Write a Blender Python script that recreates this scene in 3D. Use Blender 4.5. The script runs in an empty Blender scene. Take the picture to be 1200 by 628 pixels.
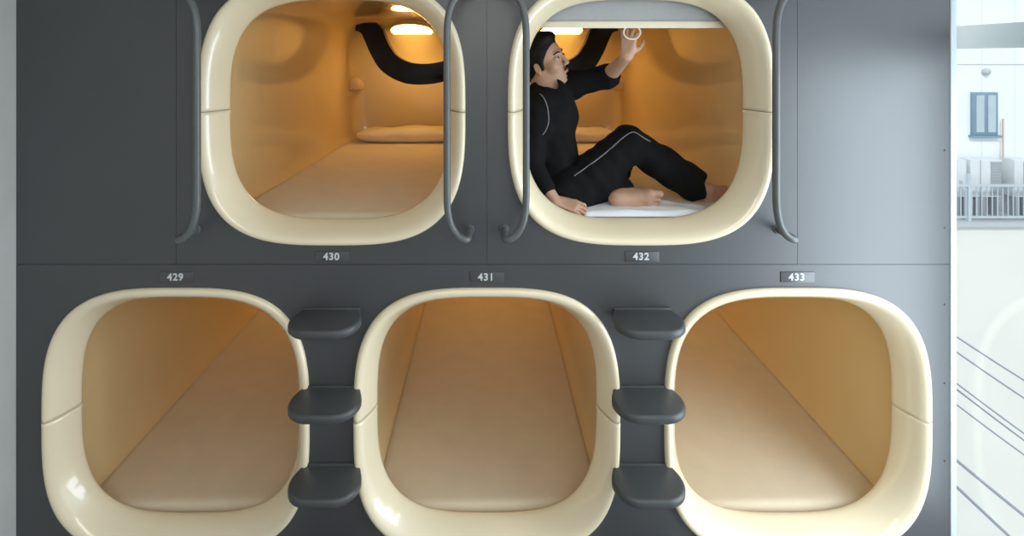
import bpy, bmesh, math, random
import numpy as np
from mathutils import Vector, Matrix
from mathutils.bvhtree import BVHTree

PI = math.pi
SC = bpy.context.scene
COL = SC.collection
random.seed(7)

# ------------------------------------------------------------------ camera
CAM_Z = 2.25; CAM_D = 2.0; FPX = 580.0; VX = 570.5; VY = 66.0
cd = bpy.data.cameras.new('camera'); cam = bpy.data.objects.new('camera', cd); COL.objects.link(cam)
cam.location = (0, -CAM_D, CAM_Z); cam.rotation_euler = (PI/2, 0, 0)
cd.sensor_width = 36; cd.lens = FPX*36/1200; cd.clip_start = 0.05; cd.clip_end = 200
cd.shift_x = (600-VX)/1200; cd.shift_y = -(314-VY)/1200
SC.camera = cam

def P(px, py, Y):
    s = (CAM_D+Y)/FPX
    return Vector(((px-VX)*s, Y, CAM_Z-(py-VY)*s))

# ------------------------------------------------------------------ world, lights, exposure
SC.view_settings.view_transform = 'Standard'; SC.view_settings.look = 'None'
SC.view_settings.gamma = 1; SC.view_settings.use_curve_mapping = False
SC.view_settings.exposure = 0.0
w = bpy.data.worlds.new('sky'); SC.world = w; w.use_nodes = True
bg = w.node_tree.nodes['Background']; bg.inputs[0].default_value = (0.86, 0.93, 1.0, 1); bg.inputs[1].default_value = 1.2

def light(name, kind, loc, rot, energy, color, **kw):
    l = bpy.data.lights.new(name, kind); l.energy = energy; l.color = color
    for k, v in kw.items(): setattr(l, k, v)
    o = bpy.data.objects.new(name, l); COL.objects.link(o); o.location = loc; o.rotation_euler = rot
    return o
light('sun', 'SUN', (0, 0, 20), (math.radians(50), 0, math.radians(-20)), 1.6, (1, .97, .92), angle=0.05)
# daylight through the long side window
light('window_daylight_near', 'AREA', (2.02, -.70, 1.22), (0, math.radians(90), 0), 40, (.82, .90, 1), shape='RECTANGLE', size=2.0, size_y=.9)
light('window_daylight', 'AREA', (3.25, -1.55, 1.75), (0, math.radians(90), 0), 70, (.84, .92, 1), shape='RECTANGLE', size=4.4, size_y=4.0)
# unseen soft fill added under the ceiling behind the camera for frontal light
light('corridor_fill', 'AREA', (.1, -2.5, 2.76), (math.radians(28), 0, 0), 50, (1, .97, .92), shape='RECTANGLE', size=2.6, size_y=1.0)

# ------------------------------------------------------------------ materials
def mat(name, color, rough=.5, coat=0, metal=0, noise=.04, bump=0, nscale=6, spec=.5, sheen=0, sss=0):
    m = bpy.data.materials.new(name); m.use_nodes = True
    nt = m.node_tree; b = nt.nodes['Principled BSDF']
    b.inputs['Roughness'].default_value = rough; b.inputs['Metallic'].default_value = metal
    b.inputs['Coat Weight'].default_value = coat; b.inputs['Coat Roughness'].default_value = .02
    b.inputs['Specular IOR Level'].default_value = spec
    b.inputs['Sheen Weight'].default_value = sheen
    if sss:
        b.inputs['Subsurface Weight'].default_value = sss; b.inputs['Subsurface Radius'].default_value = (.012, .005, .003)
    tc = nt.nodes.new('ShaderNodeTexCoord'); n = nt.nodes.new('ShaderNodeTexNoise')
    n.inputs['Scale'].default_value = nscale; n.inputs['Detail'].default_value = 3
    nt.links.new(tc.outputs['Object'], n.inputs['Vector'])
    r = nt.nodes.new('ShaderNodeValToRGB')
    r.color_ramp.elements[0].position = .3; r.color_ramp.elements[1].position = .7
    r.color_ramp.elements[0].color = tuple(c*(1-noise) for c in color)+(1,)
    r.color_ramp.elements[1].color = tuple(min(1, c*(1+noise)) for c in color)+(1,)
    nt.links.new(n.outputs['Fac'], r.inputs[0]); nt.links.new(r.outputs[0], b.inputs['Base Color'])
    if bump:
        bp = nt.nodes.new('ShaderNodeBump'); bp.inputs['Strength'].default_value = bump; bp.inputs['Distance'].default_value = .01
        nt.links.new(n.outputs['Fac'], bp.inputs['Height']); nt.links.new(bp.outputs[0], b.inputs['Normal'])
    return m
def emit(name, color, strength):
    m = bpy.data.materials.new(name); m.use_nodes = True
    b = m.node_tree.nodes['Principled BSDF']
    b.inputs['Base Color'].default_value = (*color, 1)
    b.inputs['Emission Color'].default_value = (*color, 1); b.inputs['Emission Strength'].default_value = strength
    return m
M = dict(
    panel=mat('charcoal_wall_paint', (.055, .0565, .060), .38, noise=.05, nscale=2.5, spec=.8),
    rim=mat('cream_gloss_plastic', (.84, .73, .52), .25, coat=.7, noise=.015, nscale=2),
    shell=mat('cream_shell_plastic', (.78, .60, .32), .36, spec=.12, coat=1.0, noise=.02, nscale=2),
    sheet=mat('fitted_sheet', (.70, .59, .43), .8, noise=.03, nscale=9, bump=.12, sheen=.2),
    pillow=mat('pillow_cotton', (.78, .68, .52), .8, noise=.03, nscale=8, bump=.2),
    duvet=mat('white_cotton', (.86, .87, .92), .8, noise=.02, nscale=10, bump=.15),
    rail=mat('grey_powder_coat', (.105, .112, .113), .35, noise=.05, nscale=8),
    step=mat('dark_step_paint', (.062, .067, .068), .45, noise=.06, nscale=8),
    black=mat('black_gloss_plastic', (.004, .003, .003), .2, noise=0, spec=.25),
    lampbody=mat('lamp_housing', (.8, .72, .55), .4),
    plate=mat('number_plate_grey', (.060, .062, .066), .38, noise=.02, spec=.8),
    digits=mat('light_grey_lettering', (.62, .64, .66), .5, noise=0),
    blind=mat('grey_blind_fabric', (.40, .41, .42), .75, noise=.03, nscale=40),
    bar=mat('cream_bar', (.82, .74, .58), .4),
    skin=mat('skin', (.50, .30, .205), .5, noise=.07, nscale=14, sss=.15),
    hair=mat('black_hair', (.006, .005, .005), .6, noise=.3, nscale=60, bump=.5, spec=.2),
    cloth=mat('black_jersey', (.0055, .0055, .0062), .9, noise=.2, nscale=25, bump=.15, spec=.2),
    piping=mat('silver_piping', (.20, .20, .22), .5),
    eye=mat('eye_white', (.7, .66, .62), .25), iris=mat('dark_iris', (.015, .008, .005), .2),
    lip=mat('lips', (.42, .17, .13), .45),
    leftwall=mat('grey_side_wall', (.50, .50, .475), .6), ceil=mat('white_ceiling', (.75, .75, .74), .7),
    floor=mat('grey_floor', (.22, .22, .22), .45), rear=mat('rear_wall_paint', (.62, .61, .59), .7),
    frame=mat('window_frame_paint', (.60, .65, .70), .35), steel=mat('rivet_metal', (.03, .03, .035), .4),
    transom=mat('grey_transom', (.84, .87, .88), .5),
    ext_win=mat('grey_blue_window_frame', (.20, .29, .38), .4), ext_glass=mat('pale_window_glass', (.45, .55, .58), .15),
    ac=mat('ac_unit_white', (.66, .68, .70), .5), grille=mat('ac_grille', (.38, .40, .43), .5, ),
    railm=mat('balcony_rail_metal', (.50, .56, .60), .4), pipe=mat('rusty_pipe', (.62, .50, .42), .6),
    slab=mat('balcony_slab', (.50, .52, .54), .7), cable=mat('dark_cable', (.30, .33, .40), .6),
    ground=mat('asphalt', (.3, .3, .3), .9),
    lamp=emit('warm_lamp_glow', (1, .60, .18), 24), lamp_low=emit('dim_warm_lamp_glow', (1, .60, .21), 10))

def facade_mat(name, col, lines, period):
    m = mat(name, col, .8, noise=.03, nscale=.6)
    nt = m.node_tree; b = nt.nodes['Principled BSDF']
    tc = nt.nodes.new('ShaderNodeTexCoord'); sep = nt.nodes.new('ShaderNodeSeparateXYZ')
    nt.links.new(tc.outputs['Object'], sep.inputs[0])
    a = nt.nodes.new('ShaderNodeMath'); a.operation = 'PINGPONG'; a.inputs[1].default_value = period
    nt.links.new(sep.outputs['X'], a.inputs[0])
    l = nt.nodes.new('ShaderNodeMath'); l.operation = 'LESS_THAN'; l.inputs[1].default_value = .015
    nt.links.new(a.outputs[0], l.inputs[0])
    mx = nt.nodes.new('ShaderNodeMix'); mx.data_type = 'RGBA'
    src = b.inputs['Base Color'].links[0].from_socket
    nt.links.new(l.outputs[0], mx.inputs[0]); nt.links.new(src, mx.inputs[6]); mx.inputs[7].default_value = (*lines, 1)
    nt.links.new(mx.outputs[2], b.inputs['Base Color'])
    return m
M['facade'] = facade_mat('white_siding', (.84, .87, .90), (.72, .77, .81), .42)
M['lowwall'] = facade_mat('cream_render_wall', (.80, .79, .74), (.76, .75, .70), 1.3)
def glass_mat():
    m = bpy.data.materials.new('window_glass'); m.use_nodes = True; nt = m.node_tree; nt.nodes.clear()
    o = nt.nodes.new('ShaderNodeOutputMaterial'); mx = nt.nodes.new('ShaderNodeMixShader')
    t = nt.nodes.new('ShaderNodeBsdfTransparent'); t.inputs[0].default_value = (.95, .98, .98, 1)
    g = nt.nodes.new('ShaderNodeBsdfGlossy'); g.inputs['Roughness'].default_value = .02
    mx.inputs[0].default_value = .03
    nt.links.new(t.outputs[0], mx.inputs[1]); nt.links.new(g.outputs[0], mx.inputs[2])
    nt.links.new(mx.outputs[0], o.inputs[0]); return m
M['glass'] = glass_mat()

# ------------------------------------------------------------------ helpers
def link_mesh(name, me, m, parent=None, smooth=True, loc=None, angle=40):
    me.materials.clear(); me.materials.append(M[m] if isinstance(m, str) else m)
    o = bpy.data.objects.new(name, me); COL.objects.link(o)
    if parent: o.parent = parent
    if loc is not None: o.location = loc
    if smooth:
        for p in me.polygons: p.use_smooth = True
        try: me.set_sharp_from_angle(angle=math.radians(angle))
        except Exception: pass
    return o
def obj(name, bm, m, parent=None, smooth=True, loc=None, angle=40):
    bmesh.ops.recalc_face_normals(bm, faces=bm.faces)
    me = bpy.data.meshes.new(name); bm.to_mesh(me); bm.free()
    return link_mesh(name, me, m, parent, smooth, loc, angle)
def tag(o, label=None, cat=None, group=None, kind=None):
    if label: o['label'] = label
    if cat: o['category'] = cat
    if group: o['group'] = group
    if kind: o['kind'] = kind
    return o
def thing(name, loc, label, cat, group=None):
    o = bpy.data.objects.new(name, None); COL.objects.link(o); o.location = loc; o.empty_display_size = .1
    return tag(o, label, cat, group)
def box(bm, lo, hi, bevel=0, seg=2):
    r = bmesh.ops.create_cube(bm, size=1)
    lo = Vector(lo); hi = Vector(hi); c = (lo+hi)/2; s = hi-lo
    for v in r['verts']: v.co = Vector((v.co.x*s.x, v.co.y*s.y, v.co.z*s.z))+c
    if bevel:
        es = list({e for v in r['verts'] for e in v.link_edges})
        bmesh.ops.bevel(bm, geom=es, offset=bevel, segments=seg, profile=.5, affect='EDGES')
def boxo(name, lo, hi, m, parent=None, bevel=0, seg=2, base=None):
    bm = bmesh.new(); box(bm, lo, hi, bevel, seg); return obj(name, bm, m, parent)
def smoothpath(pts, n=8):
    pts = [Vector(p) for p in pts]; out = []
    for i in range(len(pts)-1):
        p0 = pts[max(i-1, 0)]; p1 = pts[i]; p2 = pts[i+1]; p3 = pts[min(i+2, len(pts)-1)]
        for k in range(n):
            t = k/n
            out.append(.5*((2*p1)+(p2-p0)*t+(2*p0-5*p1+4*p2-p3)*t*t+(3*p1-p0-3*p2+p3)*t**3))
    out.append(pts[-1]); return out
def tube(bm, pts, r, seg=12, cap=True, flat=1.0):
    pts = [Vector(p) for p in pts]; rings = []; up = None
    for i, p in enumerate(pts):
        d = (pts[min(i+1, len(pts)-1)]-pts[max(i-1, 0)]).normalized()
        if up is None:
            up = Vector((0, 0, 1)) if abs(d.z) < .9 else Vector((0, 1, 0))
        a = d.cross(up).normalized(); up = a.cross(d).normalized()
        rr = r[i] if isinstance(r, (list, tuple)) else r
        rings.append([bm.verts.new(p+(a*math.cos(2*PI*k/seg)+up*flat*math.sin(2*PI*k/seg))*rr) for k in range(seg)])
    for A, B in zip(rings, rings[1:]):
        for k in range(seg): bm.faces.new((A[k], A[(k+1) % seg], B[(k+1) % seg], B[k]))
    if cap: bm.faces.new(rings[0]); bm.faces.new(rings[-1])
def prism_xz(bm, pts, y0, y1, bevel=0):
    n = len(pts)
    a = [bm.verts.new((p[0], y0, p[1])) for p in pts]; b = [bm.verts.new((p[0], y1, p[1])) for p in pts]
    f1 = bm.faces.new(a); f2 = bm.faces.new(b[::-1])
    for i in range(n): bm.faces.new((a[i], b[i], b[(i+1) % n], a[(i+1) % n]))
    if bevel:
        es = list(f1.edges)+list(f2.edges)
        bmesh.ops.bevel(bm, geom=es, offset=bevel, segments=2, profile=.5, affect='EDGES')
def sq(a, n, ph):
    c, s = abs(math.cos(ph)), abs(math.sin(ph))
    return a/((c**n+s**n)**(1/n))

# ------------------------------------------------------------------ the setting
XL, XR = -1.902, 1.872; YB = -3.3; ZC = 2.80
HU, HL = 2.026, .778           # heights of the pod centres
UX = (-.624, .622); LX = (-1.2535, 0.0, 1.2535)
def panel_ring(bm, x0, x1, z0, z1, cx, cz, a=.524, n=3.25, N=96, gx=.0007):
    g = .001; x0 += gx; x1 -= gx; z0 += g; z1 -= g
    ang = sorted({2*PI*k/N for k in range(N)} | {math.atan2(z-cz, x-cx) % (2*PI) for x in (x0, x1) for z in (z0, z1)})
    inner, outer, back = [], [], []
    for ph in ang:
        c, s = math.cos(ph), math.sin(ph); r = sq(a, n, ph)
        t = min(((x1-cx)/c if c > 1e-9 else (x0-cx)/c if c < -1e-9 else 1e9), ((z1-cz)/s if s > 1e-9 else (z0-cz)/s if s < -1e-9 else 1e9))
        inner.append(bm.verts.new((cx+c*r, 0, cz+s*r))); outer.append(bm.verts.new((cx+c*t, 0, cz+s*t)))
        back.append(bm.verts.new((cx+c*t, .012, cz+s*t)))
    n_ = len(ang)
    for i in range(n_):
        j = (i+1) % n_
        bm.faces.new((inner[i], inner[j], outer[j], outer[i])); bm.faces.new((outer[i], outer[j], back[j], back[i]))
bm = bmesh.new(); ZS = 1.409
panel_ring(bm, XL, -1.255, ZS, ZC, -1.58, 2.1, a=.001, n=2)
panel_ring(bm, -1.255, 0, ZS, ZC, UX[0], HU); panel_ring(bm, 0, 1.255, ZS, ZC, UX[1], HU)
panel_ring(bm, 1.255, XR, ZS, ZC, 1.56, 2.1, a=.001, n=2)
for x0_, x1_, c_ in ((XL, -.627, LX[0]), (-.627, .627, LX[1]), (.627, XR, LX[2])): panel_ring(bm, x0_, x1_, 0, ZS, c_, HL, gx=0)
for x in (-1.255, 0, 1.255): box(bm, (x-.01, .008, ZS-.01), (x+.01, .02, ZC))
for x in (-.627, .627): box(bm, (x-.01, .008, 0), (x+.01, .02, ZS))
box(bm, (XL, .008, ZS-.01), (XR, .02, ZS+.01))
bmesh.ops.recalc_face_normals(bm, faces=bm.faces)
wall = obj('wall_back', bm, 'panel', smooth=False); tag(wall, kind='structure')
for i, y in enumerate((176, 267, 357, 449, 540)):
    b2 = bmesh.new(); bmesh.ops.create_uvsphere(b2, u_segments=12, v_segments=6, radius=.0045)
    p = P(1107, y, 0)
    for v in b2.verts: v.co = Vector((v.co.x, v.co.y*.4, v.co.z))+p
    obj('rivet', b2, 'steel', wall)
def st(name, lo, hi, m, bevel=0):
    return tag(boxo(name, lo, hi, m, bevel=bevel), kind='structure')
st('wall_left', (XL-.12, YB, 0), (XL, 2.5, ZC), 'leftwall')
st('floor', (XL-.12, YB-.1, -.12), (XR+.024, 2.5, 0), 'floor')
st('ceiling', (XL-.12, YB-.1, ZC), (XR+.024, 2.5, ZC+.12), 'ceil')
st('wall_front', (XL-.12, YB-.1, 0), (XR+.1, YB, ZC), 'rear')
st('wall_far', (XL-.12, 2.5, 0), (XR+.024, 2.6, ZC), 'rear')
st('wall_right', (XR, 0.03, 0), (XR+.024, 2.5, ZC), 'rear')
# long side window: jamb, mullions, transom, panes
wn = bpy.data.objects.new('window_1', None); COL.objects.link(wn); wn.location = (XR, 0, 0); tag(wn, kind='structure')
def wb(name, lo, hi, m, bevel=.003):
    o = boxo(name, lo, hi, m, bevel=bevel); o.parent = wn; o.matrix_parent_inverse = Matrix.Translation(-Vector(wn.location)); return o
wb('window_frame', (XR, -.004, 0), (XR+.024, .03, ZC), 'frame')
wb('window_frame', (XR, -1.13, 0), (XR+.012, -1.08, ZC), 'frame')
wb('window_frame', (XR, -2.23, 0), (XR+.012, -2.18, ZC), 'frame')
wb('window_frame', (XR, YB, 0), (XR+.012, YB+.05, ZC), 'frame')
wb('window_sill', (XR, YB, 0), (XR+.012, 0, .05), 'frame')
wb('transom_bar', (2.03, YB, 2.283), (2.11, 1.2, 2.381), 'transom')
for y0, y1 in ((-1.08, -.004), (-2.18, -1.13), (YB+.05, -2.23)):
    wb('window_pane', (XR+.004, y0, .05), (XR+.008, y1, ZC), 'glass', 0)

# ------------------------------------------------------------------ capsules
N = 192
PROF_RIM = [(.014, .5265, 3.25), (.002, .5320, 3.25), (-.006, .5320, 3.25), (-.011, .5295, 3.25), (-.0135, .5250, 3.25), (-.0125, .5190, 3.24), (-.006, .5110, 3.22), (.008, .5020, 3.2),
            (.030, .4905, 3.18), (.054, .4800, 3.16), (.076, .4720, 3.15), (.088, .4690, 3.15), (.095, .4685, 3.15), (.100, .4700, 3.15), (.104, .4740, 3.15)]
PROF_SHELL = [(.104, .474, 3.15), (.108, .480, 3.4), (.118, .495, 3.9), (.135, .512, 4.6), (.16, .524, 5.5), (.20, .53, 6.5), (.26, .53, 7)]
PROF_SHELL += [(.26+.155*k, .53, 7) for k in range(1, 11)]
YE = 2.30
PROF_SHELL += [('end', k*PI/2/14, 7-2.2*k/14) for k in range(0, 15)]
def loft(prof, a0=0, a1=2*PI, closed=True, cap=False, gap=0):
    bm = bmesh.new(); rings = []
    n = N if closed else N//2+1
    for Y, a, e in prof:
        ring = []
        for k in range(n):
            ph = a0+(a1-a0)*k/(N if closed else N//2)
            if Y == 'end':       # rounded far end, its fillet widest under the ceiling
                u_ = max(0, math.sin(ph)); F = .10+.32*u_*u_*(3-2*u_)
                Yk = YE-F+F*math.sin(a); r = sq(.53-F+F*math.cos(a), e, ph)
            else: Yk = Y; r = sq(a, e, ph)
            x, z = r*math.cos(ph), r*math.sin(ph)
            if gap and k in (0, n-1): z += gap
            ring.append(bm.verts.new((x, Yk, z)))
        rings.append(ring)
    for A, B in zip(rings, rings[1:]):
        for k in range(n if closed else n-1):
            j = (k+1) % n; bm.faces.new((A[k], A[j], B[j], B[k]))
    if cap: bm.faces.new(rings[-1])
    return bm
rim_top_me = None
def make_pod(cx, cz, label, group, mirror=1, upper=True, first=None):
    root = thing('sleeping_capsule', (cx, 0, cz), label, 'sleeping capsule', group)
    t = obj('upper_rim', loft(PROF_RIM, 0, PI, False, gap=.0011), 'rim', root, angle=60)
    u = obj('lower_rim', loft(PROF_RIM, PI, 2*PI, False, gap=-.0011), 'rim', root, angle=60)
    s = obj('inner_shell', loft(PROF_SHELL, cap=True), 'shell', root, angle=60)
    for o in (t, u):
        mod = o.modifiers.new('thick', 'SOLIDIFY'); mod.thickness = .006; mod.offset = 1
    lm = bmesh.new()
    bmesh.ops.create_cone(lm, cap_ends=True, segments=64, radius1=.165, radius2=.165, depth=.004)
    lamp = obj('ceiling_lamp', lm, 'lamp' if upper else 'lamp_low', root, loc=(0, 2.12, .428)); lamp.rotation_euler = (math.radians(-15), 0, 0)
    hb = bmesh.new()
    bmesh.ops.create_cone(hb, cap_ends=True, segments=64, radius1=.178, radius2=.16, depth=.05)
    h = obj('lamp_housing', hb, 'lampbody', lamp, loc=(0, 0, .031))
    if upper:
        cl = [(417, 28), (428, 30), (437, 40), (445, 58), (457, 75), (478, 85.5), (504, 86.5), (530, 81)]
        hw = [8, 10, 12, 12, 12.5, 12.5, 12, 11.5]
        c = smoothpath([Vector(((x-VX), 0, (VY-y))) for x, y in cl], 6); s_ = (2+2.04)/FPX
        L, R = [], []
        for i, p in enumerate(c):
            d = (c[min(i+1, len(c)-1)]-c[max(i-1, 0)]).normalized(); q = Vector((-d.z, 0, d.x))
            k = i/(len(c)-1)*(len(hw)-1); k0 = int(k); wv = hw[k0]+(hw[min(k0+1, len(hw)-1)]-hw[k0])*(k-k0)
            L.append(p+q*wv); R.append(p-q*wv)
        pts = [((p.x*s_-(-.624))*mirror, p.z*s_+CAM_Z-HU) for p in L+R[::-1]]
        ab = bmesh.new(); prism_xz(ab, pts, 2.04, 2.14, .004)
        obj('curved_arm', ab, 'black', root, angle=50)
        db = bmesh.new(); bmesh.ops.create_uvsphere(db, u_segments=32, v_segments=20, radius=.078)
        for v in db.verts:
            if v.co.z < -.03: v.co.z = -.03+(v.co.z+.03)*.1
        p = P(415, 101, 2.12)
        obj('speaker_dome', db, 'shell', root, loc=(-.505*mirror, 2.235, CAM_Z-(102-VY)*4.235/FPX-HU+.01), angle=70)  # flat-bottomed speaker dome in the rear corner, not a lamp
    return root
make_pod(UX[0], HU, 'empty upper cream sleeping capsule above number 430 with black curved arm and lit ceiling lamp', 'upper cream sleeping capsules', 1)
make_pod(UX[1], HU, 'upper cream sleeping capsule above number 432 with the man sitting inside', 'upper cream sleeping capsules', -1)
make_pod(LX[0], HL, 'lower left cream sleeping capsule under number 429 beside the grey side wall', 'lower cream sleeping capsules', 1, False)
make_pod(LX[1], HL, 'lower middle cream sleeping capsule under number 431 between the two columns of steps', 'lower cream sleeping capsules', 1, False)
make_pod(LX[2], HL, 'lower right cream sleeping capsule under number 433 nearest the window', 'lower cream sleeping capsules', 1, False)

# mattresses
def mattress_bm():
    bm = bmesh.new(); W, y0, y1, z1, z0 = .500, .125, 2.12, -.458, -.522
    nx, ny = 40, 60; top = []
    def h(x, y):
        e = min((W-abs(x))/.03, (y-y0)/.035, (y1-y)/.05, 1); e = max(e, 0)
        r = 1-(1-e)**2
        cr = .003*math.sin(3*x+2*y)*math.sin(2.1*y+1)
        return z1-.03+.03*math.sqrt(max(r, 0))+cr*e+.004*(1-(x/W)**2)
    fx = [-1+2*i/nx for i in range(nx+1)]; fx = [math.sin(f*PI/2)*.55+f*.45 for f in fx]
    fy = [j/ny for j in range(ny+1)]; fy = [f-.12*math.sin(2*PI*f)/1.2 for f in fy]
    def cornered(x, y):      # round the front corners in plan to follow the capsule
        r = .10; dx = abs(x)-(W-r); dy = (y0+r)-y
        if dx > 0 and dy > 0:
            m = max(dx, dy); d = math.hypot(dx, dy); k = m/d
            return math.copysign(W-r+dx*k, x), y0+r-dy*k
        return x, y
    G = [[bm.verts.new((*cornered(W*x, y0+(y1-y0)*y), h(W*x, y0+(y1-y0)*y))) for x in fx] for y in fy]
    for j in range(ny):
        for i in range(nx): bm.faces.new((G[j][i], G[j][i+1], G[j+1][i+1], G[j+1][i]))
    rim = [G[0][i] for i in range(nx+1)]+[G[j][nx] for j in range(1, ny+1)]+[G[ny][i] for i in range(nx-1, -1, -1)]+[G[j][0] for j in range(ny-1, 0, -1)]
    low = [bm.verts.new((v.co.x*.90, v.co.y+(.02 if v.co.y < 1 else -.02), z0)) for v in rim]
    for i in range(len(rim)):
        j = (i+1) % len(rim); bm.faces.new((rim[i], rim[j], low[j], low[i]))
    bm.faces.new(low); return bm
pods = [(UX[0], HU, 'pale sheeted mattress in the empty capsule 430 with a pillow at its far end', 'mattresses in the upper capsules'),
        (UX[1], HU, 'pale sheeted mattress under the seated man in capsule 432', 'mattresses in the upper capsules'),
        (LX[0], HL, 'bare tan mattress in the lower left capsule 429', 'mattresses in the lower capsules'),
        (LX[1], HL, 'bare tan mattress in the lower middle capsule 431', 'mattresses in the lower capsules'),
        (LX[2], HL, 'bare tan mattress in the lower right capsule 433', 'mattresses in the lower capsules')]
m0 = None
for cx, cz, lab, grp in pods:
    if m0 is None: m0 = o = obj('mattress', mattress_bm(), 'sheet', loc=(cx, 0, cz), angle=60)
    else:
        o = m0.copy(); COL.objects.link(o); o.location = (cx, 0, cz)
    tag(o, lab, 'mattress', grp)

# pillows
def pillow_bm():
    bm = bmesh.new(); bmesh.ops.create_uvsphere(bm, u_segments=64, v_segments=32, radius=1)
    for v in bm.verts:
        x, y, z = v.co
        f = lambda t, e: math.copysign(abs(t)**e, t)
        rr = math.hypot(x, y); ang = math.atan2(y, x)
        R = 1/((abs(math.cos(ang))**4+abs(math.sin(ang))**4)**.25)
        x2, y2 = R*rr*math.cos(ang), R*rr*math.sin(ang)
        h = .068*f(z, .8)*(1-.22*math.exp(-((x2+.45)/.25)**2)*(z > 0))+(.004*math.sin(9*x2+3*y2) if z > 0 else 0)
        v.co = Vector((x2*.415, y2*.17, max(h, -.045)))
    return bm
for k, (cx, lab) in enumerate(((UX[0], 'cream pillow at the far end of the empty capsule 430'), (UX[1], 'cream pillow behind the knees of the man in capsule 432'))):
    if k == 0: p0 = o = obj('pillow', pillow_bm(), 'pillow', loc=(cx, 2.0, HU-.458+.053), angle=80)
    else: o = p0.copy(); COL.objects.link(o); o.location = (cx, 2.0, HU-.458+.053); o.scale = (-1, 1, 1)
    tag(o, lab, 'pillow', 'cream pillows in the upper capsules')

# ------------------------------------------------------------------ hand rails
def rail_bm(s):
    # local: mount at wall x=0; bar runs inward by s*.078
    H = .474; p = .125; w_ = .080*s
    lo = [(0, .0, -H), (0, -.05, -H), (0, -.09, -H), (s*.003, -.117, -H+.002), (s*.018, -.127, -H+.006), (s*.042, -.127, -H+.022), (s*.065, -.127, -H+.060), (s*.077, -.127, -H+.115), (w_, -.127, -H+.17)]
    hi = [(x, y, -z) for x, y, z in lo][::-1]
    pts = smoothpath(lo, 5)+smoothpath(hi, 5)
    bm = bmesh.new(); tube(bm, pts, .0135, 16)
    return bm
rails = [(UX[0]-.553, 1, 'leftmost dark grey grab rail, left of the empty upper capsule'), (UX[0]+.553, -1, 'grey grab rail crossing the right edge of the empty upper capsule'),
         (UX[1]-.553, 1, 'dark grab rail crossing the left edge of the capsule in front of the man'), (UX[1]+.553, -1, 'rightmost dark grab rail, beside the feet end of the seated man')]
for x, s, lab in rails:
    r = thing('grab_rail', (x, 0, HU), lab, 'grab rail', 'grab rails beside the upper capsules')
    obj('rail_bar', rail_bm(s), 'rail', r, angle=60)
    for z in (-.474, .474):
        fb = bmesh.new(); bmesh.ops.create_cone(fb, cap_ends=True, segments=24, radius1=.021, radius2=.018, depth=.007)
        bmesh.ops.rotate(fb, verts=fb.verts, matrix=Matrix.Rotation(PI/2, 3, 'X'))
        obj('wall_flange', fb, 'rail', r, loc=(0, -.0035, z))

# ------------------------------------------------------------------ steps
def step_bm():
    bm = bmesh.new(); W, D, T = .139, .168, .038; r = .090
    out = []
    def arc(cx, cy, rr, a0, a1, n=10):
        for k in range(n+1):
            a = a0+(a1-a0)*k/n; out.append((cx+rr*math.cos(a), cy+rr*math.sin(a)))
    side = [(.118, 0), (.119, -.010), (.124, -.024), (.131, -.042), (.1365, -.060)]
    out += side
    arc(W-r, -D+r, r, 0, -PI/2); arc(-W+r, -D+r, r, -PI/2, -PI)
    out += [(-x, y) for x, y in side[::-1]]
    n = len(out)
    # rounded lip: stack of inset outlines
    def ring(ins, z):
        return [bm.verts.new((x*(1-ins/W), -(-y)*(1-ins/D) if y else 0, z)) for x, y in out]
    R = [ring(.020, -T), ring(.006, -T+.004), ring(.0, -T+.012), ring(.0, -.010), ring(.004, -.002), ring(.010, 0)]
    for A, B in zip(R, R[1:]):
        for i in range(n): j = (i+1) % n; bm.faces.new((A[i], A[j], B[j], B[i]))
    bm.faces.new(R[0][::-1]); bm.faces.new(R[-1]); return bm
s_mesh = b_mesh = None
cols = (((UX[0]+LX[0]*0-.0035), 'left column between capsules 429 and 431'), (UX[1]+.004, 'right column between capsules 431 and 433'))
pos = ('top', 'second', 'third', 'lowest')
for cx, cl in cols:
    for k in range(4):
        z = CAM_Z-(361.5-VY)/290-.314*k
        r = thing('ladder_step', (cx, 0, z), f'dark grey rounded step, {pos[k]} of the {cl}', 'step', 'wall steps in the '+cl.split(' between')[0])
        if s_mesh is None:
            a = obj('tread', step_bm(), 'step', r, angle=50); s_mesh = a.data
            bm = bmesh.new(); box(bm, (-.114, -.010, -.034), (.114, 0, .007), .003); b = obj('wall_bracket', bm, 'step', r); b_mesh = b.data
        else:
            for nm, me in (('tread', s_mesh), ('wall_bracket', b_mesh)):
                o = bpy.data.objects.new(nm, me); COL.objects.link(o); o.parent = r

# ------------------------------------------------------------------ number plates
for num, px, py, wh in (('429', 206, 324.5, 'over the lower left capsule'), ('430', 388.5, 300.5, 'under the empty upper capsule'), ('431', 569.5, 324.5, 'over the lower middle capsule'),
                        ('432', 751, 300.5, 'under the capsule with the man'), ('433', 933, 324.5, 'over the lower right capsule')):
    p = P(px, py, 0)
    r = thing('number_plate', (p.x, 0, p.z), f'small grey plate reading {num} {wh}', 'number plate', 'capsule number plates')
    boxo('plate', (-.064, -.003, -.021), (.073, 0, .021), 'plate', r, .001)
    cu = bpy.data.curves.new('number_text', 'FONT'); cu.body = num; cu.size = .040; cu.align_x = 'CENTER'; cu.align_y = 'CENTER'
    cu.extrude = .0006; cu.offset = .0009; cu.space_character = 1.12
    t = bpy.data.objects.new('tmp', cu); COL.objects.link(t)
    me = bpy.data.meshes.new_from_object(t); bpy.data.objects.remove(t)
    o = link_mesh('number_digits', me, 'digits', r, smooth=False, loc=(0, -.0037, 0)); o.rotation_euler = (PI/2, 0, 0)

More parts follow.
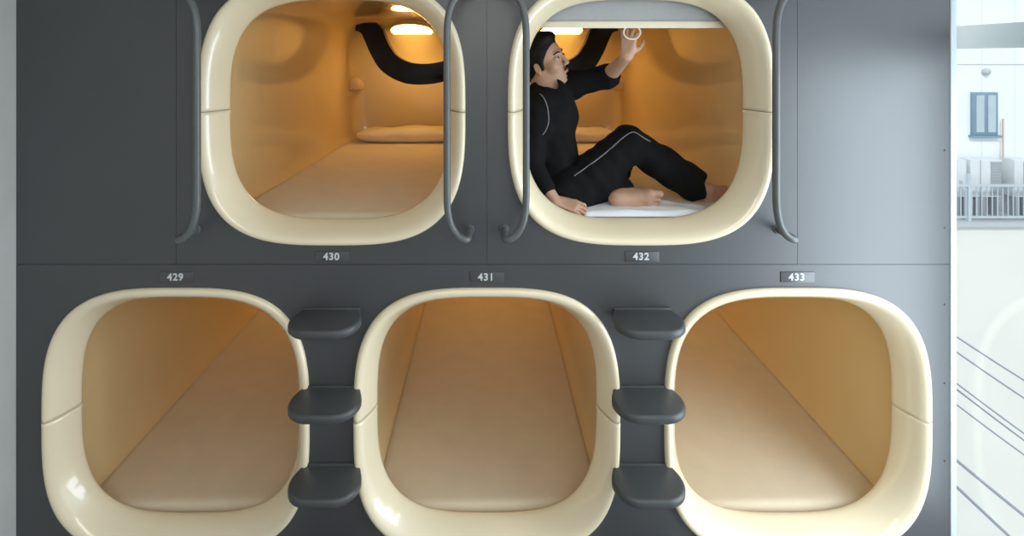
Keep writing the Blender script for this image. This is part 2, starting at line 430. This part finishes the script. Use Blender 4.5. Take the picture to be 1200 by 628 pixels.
# ------------------------------------------------------------------ roller blind in capsule 432
bl = thing('roller_blind', (UX[1], .14, HU+.45), 'grey roller blind with cream bottom bar pulled down a little in capsule 432', 'roller blind')
zb = P(0, 33, .135).z; zt = P(0, 25, .135).z; oz = HU+.45
boxo('blind_fabric', (-.43, -.0015, zt-oz-.003), (.43, .0015, .035), 'blind', bl)
boxo('bottom_bar', (-.43, -.009, zb-oz), (.43, .009, zt-oz), 'bar', bl, .003)
rb = bmesh.new(); bmesh.ops.create_cone(rb, cap_ends=True, segments=32, radius1=.02, radius2=.02, depth=.86)
bmesh.ops.rotate(rb, verts=rb.verts, matrix=Matrix.Rotation(PI/2, 3, 'Y'))
for v in rb.verts: v.co += Vector((0, .019, .035))
obj('roller_tube', rb, 'blind', bl)
lp = bmesh.new(); cxl = P(741, 33, .135).x-UX[1]
tube(lp, [(cxl+.036*math.cos(a), 0, zb-oz-.018+.03*math.sin(a)) for a in [2*PI*k/32 for k in range(32)]]+[(cxl+.036, 0, zb-oz-.018)], .0035, 8, cap=False)
obj('pull_loop', lp, 'bar', bl)

# ------------------------------------------------------------------ SDF body building
class Vol:
    def __init__(s, lo, hi, h):
        s.lo = np.array(lo, float); s.h = h; s.n = np.ceil((np.array(hi)-s.lo)/h).astype(int)+1
        s.g = np.full(s.n, .2, np.float32)
    def region(s, lo, hi):
        a = np.maximum(np.floor((np.array(lo)-s.lo)/s.h).astype(int), 0); b = np.minimum(np.ceil((np.array(hi)-s.lo)/s.h).astype(int)+1, s.n)
        if (b <= a).any(): return None, None
        ax = [(s.lo[i]+s.h*np.arange(a[i], b[i])).astype(np.float32) for i in range(3)]
        return (slice(a[0], b[0]), slice(a[1], b[1]), slice(a[2], b[2])), np.meshgrid(*ax, indexing='ij', sparse=True)
    def put(s, lo, hi, fn, k, op):
        pad = k+.02
        sl, X = s.region(np.array(lo)-pad, np.array(hi)+pad)
        if sl is None: return
        d = fn(*X).astype(np.float32); a = s.g[sl]
        if op == 'u':
            if k > 0: hh = np.maximum(k-np.abs(a-d), 0)/k; s.g[sl] = np.minimum(a, d)-hh*hh*k*.25
            else: s.g[sl] = np.minimum(a, d)
        elif op == 's':
            if k > 0: hh = np.maximum(k-np.abs(a+d), 0)/k; s.g[sl] = np.maximum(a, -d)+hh*hh*k*.25
            else: s.g[sl] = np.maximum(a, -d)
    def cone(s, a, b, r1, r2, k=.02, op='u'):
        a = np.array(a, float); b = np.array(b, float); ba = b-a; l2 = max(ba@ba, 1e-9); R = max(r1, r2)
        def f(x, y, z):
            t = np.clip(((x-a[0])*ba[0]+(y-a[1])*ba[1]+(z-a[2])*ba[2])/l2, 0, 1)
            return np.sqrt((x-a[0]-t*ba[0])**2+(y-a[1]-t*ba[1])**2+(z-a[2]-t*ba[2])**2)-(r1+(r2-r1)*t)
        s.put(np.minimum(a, b)-R, np.maximum(a, b)+R, f, k, op)
    def ell(s, c, rad, R=None, k=.02, op='u'):
        c = np.array(c, float); rad = np.array(rad, float); Rm = np.array(R.to_3x3()).T if R is not None else np.eye(3)
        m = rad.max()
        def f(x, y, z):
            X, Y, Z = x-c[0], y-c[1], z-c[2]
            q = [(Rm[i][0]*X+Rm[i][1]*Y+Rm[i][2]*Z)/rad[i] for i in range(3)]
            k0 = np.sqrt(q[0]**2+q[1]**2+q[2]**2); k1 = np.sqrt((q[0]/rad[0])**2+(q[1]/rad[1])**2+(q[2]/rad[2])**2)
            return k0*(k0-1)/np.maximum(k1, 1e-6)
        s.put(c-m, c+m, f, k, op)
    def cut_plane(s, p, n, side=1):   # keep where (x-p).n <= 0
        X = np.meshgrid(*[(s.lo[i]+s.h*np.arange(s.n[i])).astype(np.float32) for i in range(3)], indexing='ij', sparse=True)
        d = (X[0]-p[0])*n[0]+(X[1]-p[1])*n[1]+(X[2]-p[2])*n[2]
        s.g = np.maximum(s.g, d.astype(np.float32))
    def mesh(s, name):
        g = s.g; g[0], g[-1], g[:, 0], g[:, -1], g[:, :, 0], g[:, :, -1] = .1, .1, .1, .1, .1, .1
        ins = g < 0; n = s.n
        c = [(i, j, k) for i in (0, 1) for j in (0, 1) for k in (0, 1)]
        cnt = np.zeros(n-1, np.int8)
        for i, j, k in c: cnt += ins[i:n[0]-1+i, j:n[1]-1+j, k:n[2]-1+k]
        act = (cnt > 0) & (cnt < 8); idx = np.argwhere(act); m = len(idx)
        acc = np.zeros((m, 3)); w_ = np.zeros(m)
        val = {o: g[idx[:, 0]+o[0], idx[:, 1]+o[1], idx[:, 2]+o[2]] for o in c}
        for a in c:
            for ax in range(3):
                if a[ax]: continue
                b = list(a); b[ax] = 1; b = tuple(b); va, vb = val[a], val[b]
                cr = (va < 0) != (vb < 0); t = np.where(cr, va/np.where(va == vb, 1, va-vb), 0)
                p = np.array(a, float)[None, :].repeat(m, 0); p[:, ax] += t
                acc += p*cr[:, None]; w_ += cr
        V = (idx+acc/w_[:, None])*s.h+s.lo
        ids = -np.ones(n-1, np.int32); ids[act] = np.arange(m)
        F = []
        for ax in range(3):
            o1, o2 = (ax+1) % 3, (ax+2) % 3
            A = [slice(1, -1)]*3; B = [slice(1, -1)]*3; A[ax] = slice(0, -1); B[ax] = slice(1, None)
            a = ins[tuple(A)]; b = ins[tuple(B)]; e = np.argwhere(a != b)
            base = e.copy(); base[:, o1] += 1; base[:, o2] += 1
            flip = a[tuple(e.T)]
            def vid(d1, d2):
                q = base.copy(); q[:, o1] -= d1; q[:, o2] -= d2; return ids[tuple(q.T)]
            q = np.stack([vid(1, 1), vid(0, 1), vid(0, 0), vid(1, 0)], 1)
            q[~flip] = q[~flip][:, ::-1]; F.append(q)
        F = np.concatenate(F); F = F[(F >= 0).all(1)]
        me = bpy.data.meshes.new(name); me.from_pydata(V.tolist(), [], F.tolist()); me.update()
        return me
def sobj(name, vol, m, parent=None, loc=None, smooth_it=2, origin=None):
    me = vol.mesh(name)
    if smooth_it:
        bm = bmesh.new(); bm.from_mesh(me)
        for _ in range(smooth_it): bmesh.ops.smooth_vert(bm, verts=bm.verts, factor=.5, use_axis_x=True, use_axis_y=True, use_axis_z=True)
        bm.to_mesh(me); bm.free()
    if origin is not None: me.transform(Matrix.Translation(-Vector(origin)))
    return link_mesh(name, me, m, parent, True, None, 180)
#@@PERSON
# ------------------------------------------------------------------ the seated man
ZM = HU-.458+.003
BASE = Vector((.45, .38, ZM))
LO, HI = (.06, .06, ZM-.02), (1.22, .90, 2.52)
body = Vol(LO, HI, .0036)
# head frame
hc = P(638.5, 72.5, .37)
yaw, pit = math.radians(33), math.radians(13)
f_ = Vector((math.cos(pit)*math.cos(yaw), -math.cos(pit)*math.sin(yaw), math.sin(pit)))
u_ = Vector((-math.sin(pit)*math.cos(yaw), math.sin(pit)*math.sin(yaw), math.cos(pit)))
roll = math.radians(-15)
l_ = u_.cross(f_).normalized()
u2 = (u_*math.cos(roll)+l_*math.sin(roll)).normalized(); l_ = u2.cross(f_).normalized(); u_ = u2
HR = Matrix((f_, l_, u_)).transposed()
def hp(x, y, z): return hc+HR @ Vector((x, y, z))*1.03
def head(vol):
    E = lambda c, r, k=.02, op='u', R=HR: vol.ell(hp(*c), r, R, k, op)
    C = lambda a, b, r1, r2, k=.015, op='u': vol.cone(hp(*a), hp(*b), r1, r2, k, op)
    E((-.018, 0, .040), (.094, .074, .082)); E((.030, 0, -.030), (.058, .056, .078), .03); E((.025, 0, .045), (.060, .062, .055), .02)
    E((.062, 0, -.098), (.020, .022, .017), .025)
    for s in (1, -1):
        C((-.012, s*.054, -.045), (.050, s*.022, -.096), .014, .014, .03)
        E((.058, s*.042, -.022), (.022, .020, .022), .025)
    C((.083, -.028, .030), (.083, .028, .030), .009, .009, .015)
    C((.090, 0, .012), (.106, 0, -.026), .007, .0105, .012)
    for s in (1, -1): C((.094, s*.011, -.032), (.099, s*.010, -.030), .007, .007, .006)
    for s in (1, -1):
        E((.098, s*.031, .008), (.014, .015, .010), .012, 's')
        E((.073, s*.031, .007), (.0145, .0155, .0125), .006)
        E((-.010, s*.074, -.008), (.017, .008, .031), .006); E((-.006, s*.082, -.006), (.010, .006, .020), .006, 's')
    E((.088, 0, -.056), (.009, .021, .006), .008); E((.085, 0, -.067), (.010, .019, .006), .008)
    C((.096, -.016, -.0615), (.096, .016, -.0615), .0022, .0022, .002, 's')
head(body)
neck = P(640, 106, .37)
body.cone(hp(-.03, 0, -.035), neck, .052, .056, .025)
# arms
SL = P(664, 101, .43); ELB = P(712, 90, .36); WRL = P(734, 66.5, .17)
SR = P(632, 125, .26); ERt = P(621, 190, .225); WRR = P(651, 236, .145)
body.cone(SL, ELB, .050, .038, .02); body.cone(ELB, WRL, .040, .026, .02)
body.cone(SR, ERt, .050, .038, .02); body.cone(ERt, WRR, .038, .024, .02)
# torso core
PEL = P(652, 222, .36)
body.cone(neck, P(646, 190, .36), .07, .10, .04); body.cone(P(646, 170, .36), PEL, .09, .10, .04)
body.cone(neck+Vector((.02, .02, -.05)), SL, .06, .05, .03); body.cone(neck+Vector((0, -.03, -.06)), SR, .06, .05, .03)
def orth(fwd, nrm):
    f = Vector(fwd).normalized(); n = Vector(nrm); n = (n-f*n.dot(f)).normalized(); return f, n, n.cross(f).normalized()
def hand(vol, wrist, fwd, nrm, thumb_side, curls, spread=.12, scale=1.0, thumb=(.8, .4)):
    """fwd along the palm, nrm = back of the hand; thumb_side = +1 / -1 along n x f"""
    f, n, s = orth(fwd, nrm); s = s*thumb_side; W = Vector(wrist); q = scale
    kn = [(.088, .028), (.092, .009), (.088, -.010), (.080, -.028)]
    ln = [(.042, .025, .020), (.046, .029, .021), (.042, .027, .020), (.033, .020, .018)]
    for (a, b) in kn: vol.cone(W+s*b*.55*q, W+(f*a+s*b)*q, .0125*q, .0105*q, .012)
    vol.cone(W+f*.02*q+s*.012*q, W+(f*.05+s*.024)*q-n*.006, .014*q, .013*q, .012)
    for i, ((a, b), L) in enumerate(zip(kn, ln)):
        p = W+(f*a+s*b)*q; ang = 0; r = [.0092, .0085, .0078, .007]; r = [x*(1 if i < 3 else .88) for x in r]
        lat = s*math.sin(spread*(1.5-i)*.6)
        for j in range(3):
            ang += curls[i][j]
            d = (f*math.cos(ang)-n*math.sin(ang)+lat*math.cos(ang)).normalized(); e = p+d*L[j]*q
            vol.cone(p, e, r[j]*q, r[j+1]*q, .0025); p = e
    p = W+(f*.026+s*.026)*q-n*.006*q
    a1, a2 = thumb
    d1 = (f*.62+s*.78-n*a1*.6).normalized(); d2 = (f*.85+s*.25-n*a2).normalized(); d3 = (f*.85-s*.1-n*(a2+.25)).normalized()
    e = p+d1*.036*q; vol.cone(p, e, .0135*q, .0105*q, .010); g = e+d2*.032*q; vol.cone(e, g, .0105*q, .0092*q, .003); vol.cone(g, g+d3*.024*q, .0092*q, .0078*q, .003)
# raised hand: reaches up to the pull loop, back of the hand towards the camera's right
hand(body, WRL, (.10, -.12, 1), (-.45, -.85, -.1), -1, [(.6, .9, .6), (.35, .75, .6), (.25, .5, .5), (.15, .4, .4)], .35, .92, (.9, .9))
# supporting hand on the front edge of the bed
hand(body, WRR, (1, -.12, -.20), (-.05, -.45, 1), 1, [(.30, .75, .5), (.35, .8, .5), (.4, .8, .5), (.4, .8, .5)], .15, 1.0, (.4, .3))
# legs
HR_ = P(664, 226, .30); KR = P(738, 168, .30); AR = P(826, 223, .34)
HL_ = P(664, 226, .44); KL = P(722, 194, .68); AL = P(722, 229, .275)
body.cone(HR_, KR, .085, .055, .03); body.cone(KR, AR, .052, .034, .02)
body.cone(HL_, KL, .085, .055, .03); body.cone(KL, AL, .052, .034, .02)
def foot(vol, ankle, fwd, up, medial, q=1.0, wq=1.0):
    f, n, _ = orth(fwd, up); m = Vector(medial); m = (m-f*m.dot(f)-n*m.dot(n)).normalized(); A = Vector(ankle)
    L = lambda x, y, z: A+(f*x+m*y*wq+n*z)*q
    vol.cone(A, L(-.035, 0, -.045), .034, .030, .02); vol.cone(L(-.035, 0, -.048), L(.10, .012, -.052), .029, .024, .03)
    vol.cone(A, L(.10, .018, -.040), .036, .020, .03); vol.cone(L(-.03, -.01, -.055), L(.11, -.028, -.062), .022, .017, .03)
    vol.cone(L(.11, .028, -.057), L(.105, -.028, -.063), .020, .015, .02)
    ty = [.031, .010, -.006, -.021, -.034]; tl = [.168, .166, .158, .149, .138]; tr = [.0125, .0088, .0084, .008, .0078]
    for y, l, r in zip(ty, tl, tr):
        r *= 1+.6*(wq-1); l -= .016*(wq > 1); vol.cone(L(.115, y*.92, -.060), L(l-.012, y, -.058), r*1.05, r*.9, .006); vol.cone(L(l-.012, y, -.058), L(l, y*1.02, -.062), r, r*1.02, .003)
foot(body, AR+Vector((.01, 0, -.008)), (.86, .10, .36), (-.35, 0, 1), (0, 1, 0), .92)
# folded left foot lying on its outer edge, sole to the viewer
AF = P(727, 227.5, .258)
foot(body, AF+Vector((.012, .012, -.002)), (1, -.06, -.06), (.05, 1, .22), (-.02, .16, 1), .98, 1.45)
man = thing('person', BASE, 'man in black top and trousers sitting in a capsule, one hand raised to the blind', 'person')
o = sobj('person_body', body, 'skin', man, origin=BASE, smooth_it=1)
# nails / facial details kept as small child meshes
def child(name, vol, m, it=1): return sobj(name, vol, m, man, origin=BASE, smooth_it=it)
def hv(pad=.15, h=.003): return Vol(hc-Vector((pad,)*3), hc+Vector((pad,)*3), h)
v = hv(.16)
v.ell(hp(-.024, 0, .050), (.108, .088, .100), HR, 0)
pn = HR @ Vector((.80, 0, -.60)); v.cut_plane(hp(.044, 0, .040), pn)
v.ell(hp(-.058, 0, -.015), (.052, .068, .070), HR, .02); v.ell(hp(.0, 0, .005), (.018, .0755, .035), HR, .008)
v.ell(hp(.036, .0, .108), (.050, .060, .032), HR, .02)
for s in (1, -1): v.ell(hp(.012, s*.068, .0), (.010, .010, .030), HR, .01)
for s in (1, -1): v.ell(hp(-.010, s*.080, -.012), (.014, .014, .024), HR, .004, 's')
child('hair', v, 'hair', 2)
v = hv(.14, .0022)
for s in (1, -1):
    v = hv(.14, .0020)
    v.cone(hp(.0915, s*.013, .029), hp(.088, s*.031, .034), .0036, .0036, 0); v.cone(hp(.088, s*.031, .034), hp(.075, s*.048, .029), .0036, .0026, 0)
    child('eyebrow', v, 'hair')
v = hv(.14, .0020)
v.cone(hp(.0985, 0, -.0470), hp(.092, .021, -.056), .0048, .0034, .002); v.cone(hp(.0985, 0, -.0470), hp(.092, -.021, -.056), .0048, .0034, .002)
child('moustache', v, 'hair')
v = hv(.14, .0020); v.ell(hp(.0835, 0, -.098), (.0035, .008, .008), HR, 0); child('chin_beard', v, 'hair')
v = hv(.14, .0020)
v.ell(hp(.0925, 0, -.0575), (.006, .018, .0035), HR, .003); v.ell(hp(.0905, 0, -.0655), (.006, .016, .005), HR, .003)
child('lips', v, 'lip')
for s in (1, -1):
    v = hv(.14, .0016); v.ell(hp(.0795, s*.031, .0065), (.0095, .0125, .0050), HR, 0); ey = child('eye', v, 'eye')
    v = hv(.14, .0014); v.ell(hp(.0855, s*.031-.001, .0075), (.0052, .0055, .0046), HR, 0)
    v.cone(hp(.0865, s*.031-.011, .0105), hp(.0865, s*.031+.011, .0105), .0018, .0018, 0)
    ir = sobj('iris', v, 'iris', ey, origin=BASE, smooth_it=1)

# shirt
sh = Vol((.05, .05, ZM-.01), (1.0, .80, 2.45), .0045)
nb = hp(-.035, 0, -.115)
chest = P(646, 130, .355); belly = P(648, 180, .35); hipc = P(656, 222, .345)
sh.ell(chest+Vector((0, 0, -.015)), (.115, .160, .13), None, .05)
sh.cone(P(642, 118, .34), belly, .108, .105, .06); sh.cone(belly, hipc, .105, .112, .05)
sh.cone(belly+Vector((0, .07, 0)), hipc+Vector((0, .08, 0)), .095, .10, .05)
sh.cone(neck+Vector((-.012, 0, -.035)), chest, .066, .10, .03)
sh.cone(SL+Vector((-.03, 0, 0)), SL+Vector((.03, -.01, .0)), .072, .066, .04)
sl_end = ELB.lerp(WRL, .14)
sh.cone(SL, ELB+Vector((-.005, 0, .004)), .068, .058, .03); sh.cone(ELB, sl_end, .056, .050, .02)
sh.cone(SR, ERt, .066, .054, .03); sr_end = ERt.lerp(WRR, .62); sh.cone(ERt, sr_end, .054, .040, .02)
# openings at cuff, neck
NB = P(641, 105, .35)
def opening(vol, a, d, r, depth=.03):
    vol.cone(a, Vector(a)+Vector(d).normalized()*depth, r, r*1.05, .004, 's')
d = (WRL-ELB).normalized(); opening(sh, sl_end+d*.062, d, .040)
sh.ell(P(642, 99, .34), (.058, .085, .045), None, .010, 's')
def wrinkle(vol, amp=.0022):
    X = np.meshgrid(*[(vol.lo[i]+vol.h*np.arange(vol.n[i])).astype(np.float32) for i in range(3)], indexing='ij', sparse=True)
    x, y, z = X
    vol.g += (amp*np.sin(38*z+14*x+3*np.sin(9*y+11*x))*np.sin(17*x-9*z+8*y)+amp*.6*np.sin(70*x+25*z+20*y)*np.sin(30*z+12*x)).astype(np.float32)
wrinkle(sh, .0045)
shirt = child('shirt', sh, 'cloth', 2)
tr = Vol((.05, .05, ZM-.01), (1.22, .92, 2.15), .0045)
tr.ell(P(655, 226, .36), (.125, .165, .10), None, .04)
tr.ell(P(668, 212, .33), (.12, .13, .10), None, .04)
mid = HR_.lerp(KR, .5)
tr.cone(HR_+Vector((0, -.01, .01)), mid+Vector((.0, 0, -.012)), .112, .098, .04); tr.cone(mid+Vector((0, 0, -.012)), KR+Vector((-.012, 0, .0)), .098, .074, .03)
tr.cone(HR_+Vector((.04, -.03, -.02)), mid+Vector((.05, .0, -.065)), .075, .055, .05)       # loose cloth hanging below the thigh
tr.cone(P(690, 222, .28), P(726, 190, .29), .060, .050, .04)
tr.cone(KR, AR+Vector((-.005, 0, -.004)), .080, .079, .03)
tr.cone(HL_, KL, .10, .078, .04); tr.cone(KL, AL+Vector((.016, .08, .016)), .078, .056, .03); tr.cone(AL+Vector((.03, .10, .03)), AL+Vector((.030, .005, .030)), .060, .047, .02)
d = (AR-KR).normalized(); tr.cone(AR-d*.072+d*.14, AR+d*.2, .135, .135, .002, 's')
tr.cone(AR-d*.09, AR+d*.1, .050, .048, .004, 's')
wrinkle(tr, .006)
trousers = child('trousers', tr, 'cloth', 2)

# piping lines laid on the cloth
def bvh_of(o):
    return BVHTree.FromPolygons([v.co+BASE for v in o.data.vertices], [list(p.vertices) for p in o.data.polygons])
def piping(o, pix, parent, name='piping', r=.0027):
    B = bvh_of(o); camp = Vector((0, -CAM_D, CAM_Z)); pts = []
    for q in smoothpath([Vector((x, y, 0)) for x, y in pix], 6):
        dirv = (P(q.x, q.y, .3)-camp).normalized(); h = B.ray_cast(camp, dirv)
        if h[0] is not None: pts.append(h[0]-BASE)
    if len(pts) > 3:
        for _ in range(2): pts = [pts[0]]+[(pts[i-1]+pts[i]*2+pts[i+1])/4 for i in range(1, len(pts)-1)]+[pts[-1]]
        bm = bmesh.new(); tube(bm, pts, r, 8); return obj(name, bm, 'piping', parent)
piping(trousers, [(673, 206), (690, 194), (710, 179), (728, 163), (738, 156), (744, 155), (752, 160), (762, 166)], trousers)
piping(shirt, [(633, 110), (638, 116), (642, 128), (643, 142), (640, 152), (636, 158)], shirt, r=.0024)

#@@ENDPERSON
# white duvet under the man
def duvet():
    bm = bmesh.new(); nx, ny = 60, 26; x0, x1, y0, y1 = .42, .985, .118, .33
    T = []; Bt = []
    for j in range(ny+1):
        rt, rb_ = [], []
        for i in range(nx+1):
            u, v = i/nx, j/ny
            x = x0+(x1-x0)*u; y = y0+(y1-y0)*v*(1-.55*max(0, (u-.45)/.55)**1.5)
            e = min(1, min(u, 1-u)/.08, min(v, 1-v)/.14); e = 1-(1-e)**2
            h = .009+.004*math.sin(24*x+30*y+2*math.sin(9*x))*math.sin(14*x-22*y)+.002*math.sin(41*x-30*y+3*math.sin(17*y+5*x))
            z = HU-.458+.008+h*e
            if y < .135: z -= .010*(1-(y-y0)/(.135-y0))
            rt.append(bm.verts.new((x, y, z))); rb_.append(bm.verts.new((x, y, z-.003-.010*e)))
        T.append(rt); Bt.append(rb_)
    for j in range(ny):
        for i in range(nx):
            bm.faces.new((T[j][i], T[j][i+1], T[j+1][i+1], T[j+1][i])); bm.faces.new((Bt[j][i], Bt[j+1][i], Bt[j+1][i+1], Bt[j][i+1]))
    for i in range(nx):
        bm.faces.new((T[0][i], Bt[0][i], Bt[0][i+1], T[0][i+1])); bm.faces.new((T[ny][i], T[ny][i+1], Bt[ny][i+1], Bt[ny][i]))
    for j in range(ny):
        bm.faces.new((T[j][0], T[j+1][0], Bt[j+1][0], Bt[j][0])); bm.faces.new((T[j][nx], Bt[j][nx], Bt[j+1][nx], T[j+1][nx]))
    return bm
tag(obj('bed_sheet', duvet(), 'duvet', angle=180), 'crumpled white sheet on the front edge of the bed beside the man', 'sheet')

# ------------------------------------------------------------------ outside the window
YF = 10.6; YR = 9.8
bld = thing('neighbouring_building', (12, YF, -1.85), 'white building with siding and a terrace, seen through the side window', 'building')
def bp(name, lo, hi, m, bevel=0, parent=None):
    o = boxo(name, lo, hi, m, bevel=bevel)
    par = parent or bld; o.parent = par; o.matrix_parent_inverse = Matrix.Translation(-Vector((12, YF, -1.85))); return o
zl = P(0, 258, YR).z
bp('facade', (-8, YF, zl-.3), (22, YF+4, 8), 'facade')
bp('lower_wall', (-8, YR+.02, -16), (22, YF+4, zl-.12), 'lowwall')
bp('terrace_slab', (-8, YR-.12, zl-.12), (22, YF, zl-.02), 'slab')
a, b_ = P(1137, 108, YF), P(1166, 158, YF)
wf = bp('facade_window', (a.x, YF-.08, b_.z), (b_.x, YF, a.z), 'ext_win', .01)
mid_x = (a.x+b_.x)/2
for x0, x1 in ((a.x+.07, mid_x-.05), (mid_x+.05, b_.x-.07)):
    o = boxo('pane', (x0, YF-.095, b_.z+.08), (x1, YF-.08, a.z-.07), 'ext_glass'); o.parent = wf
bp('window_sill', (a.x-.05, YF-.13, b_.z-.06), (b_.x+.05, YF, b_.z), 'ext_win')
v1 = P(1154, 84, YF)
vb = bmesh.new(); bmesh.ops.create_uvsphere(vb, u_segments=16, v_segments=10, radius=.09)
for v in vb.verts: v.co += Vector((v1.x, YF-.04, v1.z))
o = obj('vent_cap', vb, 'slab'); o.parent = bld; o.matrix_parent_inverse = Matrix.Translation(-Vector((12, YF, -1.85)))
bp('wall_seam', (-8, YF-.01, P(0, 76, YF).z), (22, YF+.01, P(0, 75, YF).z), 'slab')
pb = bmesh.new(); q0, q1 = P(1175.5, 139, YF-.1), P(1175.5, 226, YF-.1); tube(pb, [q0, q1], .02, 8)
tag(obj('drain_pipe', pb, 'pipe'), 'thin rusty vertical pipe on the white building above the air conditioners', 'pipe')
# terrace railing
rl = thing('terrace_railing', (12, YR, zl), 'pale metal railing of thin bars along the terrace outside', 'railing')
def rp(name, lo, hi, m='railm'):
    o = boxo(name, lo, hi, m); o.parent = rl; o.matrix_parent_inverse = Matrix.Translation(-Vector((12, YR, zl))); return o
zt_ = P(0, 216, YR).z
rp('top_rail', (9.5, YR-.03, zt_-.05), (15, YR+.03, zt_)); rp('bottom_rail', (9.5, YR-.02, zl+.06), (15, YR+.02, zl+.10))
x = 9.55
while x < 15: rp('baluster', (x-.009, YR-.009, zl+.1), (x+.009, YR+.009, zt_-.05)); x += .125
for x in (P(1135, 0, YR).x, P(1213, 0, YR).x): rp('railing_post', (x-.035, YR-.035, zl-.02), (x+.035, YR+.035, zt_+.25))
# air conditioners
def acunit(px0, px1, py0, py1, lab):
    a = P(px0, py0, YR+.3); b = P(px1, py1, YR+.3); w_ = b.x-a.x; zb_ = zl-.02
    r = thing('air_conditioner', ((a.x+b.x)/2, YR+.45, zb_), lab, 'air conditioner', 'air conditioner units on the terrace')
    H = a.z-zb_
    boxo('casing', (-w_/2, -.15, .48), (w_/2, .15, H), 'ac', r, .02)
    for s in (-1, 1): boxo('foot', (s*w_*.35-.03, -.14, 0), (s*w_*.35+.03, .14, .48), 'grille', r)
    if w_ < .3: return
    gb = bmesh.new(); box(gb, (-w_*.05, -.156, .52), (w_*.46, -.15, H-.05))
    for k in range(12):
        z = .55+(H-.63)*k/11; box(gb, (-w_*.05, -.166, z-.012), (w_*.46, -.156, z+.012))
    obj('fan_grille', gb, 'grille', r)
acunit(1150, 1174, 187, 226, 'white air conditioner under the small window on the terrace outside')
acunit(1137.5, 1149, 187, 226, 'narrow white air conditioner left of the one under the small window')
acunit(1189, 1212, 187, 226, 'white air conditioner at the right edge of the terrace outside')
acunit(1122, 1133, 187, 226, 'pale air conditioner nearest the window jamb on the terrace outside')
# overhead cables
for k, (a, b_) in enumerate((((1124, 394), (1200, 441)), ((1124, 412), (1200, 462)), ((1124, 449), (1184, 492)), ((1124, 456), (1180, 497)), ((1124, 474), (1156, 497)), ((1112, 530), (1200, 600)), ((1112, 560), (1200, 640)))):
    A = Vector((*a, 0)); B = Vector((*b_, 0)); d = (B-A)/(B.x-A.x); p = A+d*(1075-A.x); q = A+d*(1330-A.x)
    Y = 4.4+.12*k; p3, q3 = P(p.x, p.y, Y), P(q.x, q.y, Y); bm = bmesh.new()
    tube(bm, [p3.lerp(q3, t/16)-Vector((0, 0, .05*math.sin(PI*t/16))) for t in range(17)], .011 if k < 5 else .02, 8)
    names = ('topmost', 'second from top', 'third from top', 'fourth from top', 'fifth from top', 'second lowest', 'lowest')
    tag(obj('overhead_cable', bm, 'cable'), f'dark overhead cable outside the window, {names[k]} of the sloping cables', 'cable', 'overhead cables outside the window')
gnd = st('ground', (-10, -20, -16.2), (40, 30, -16), 'ground')
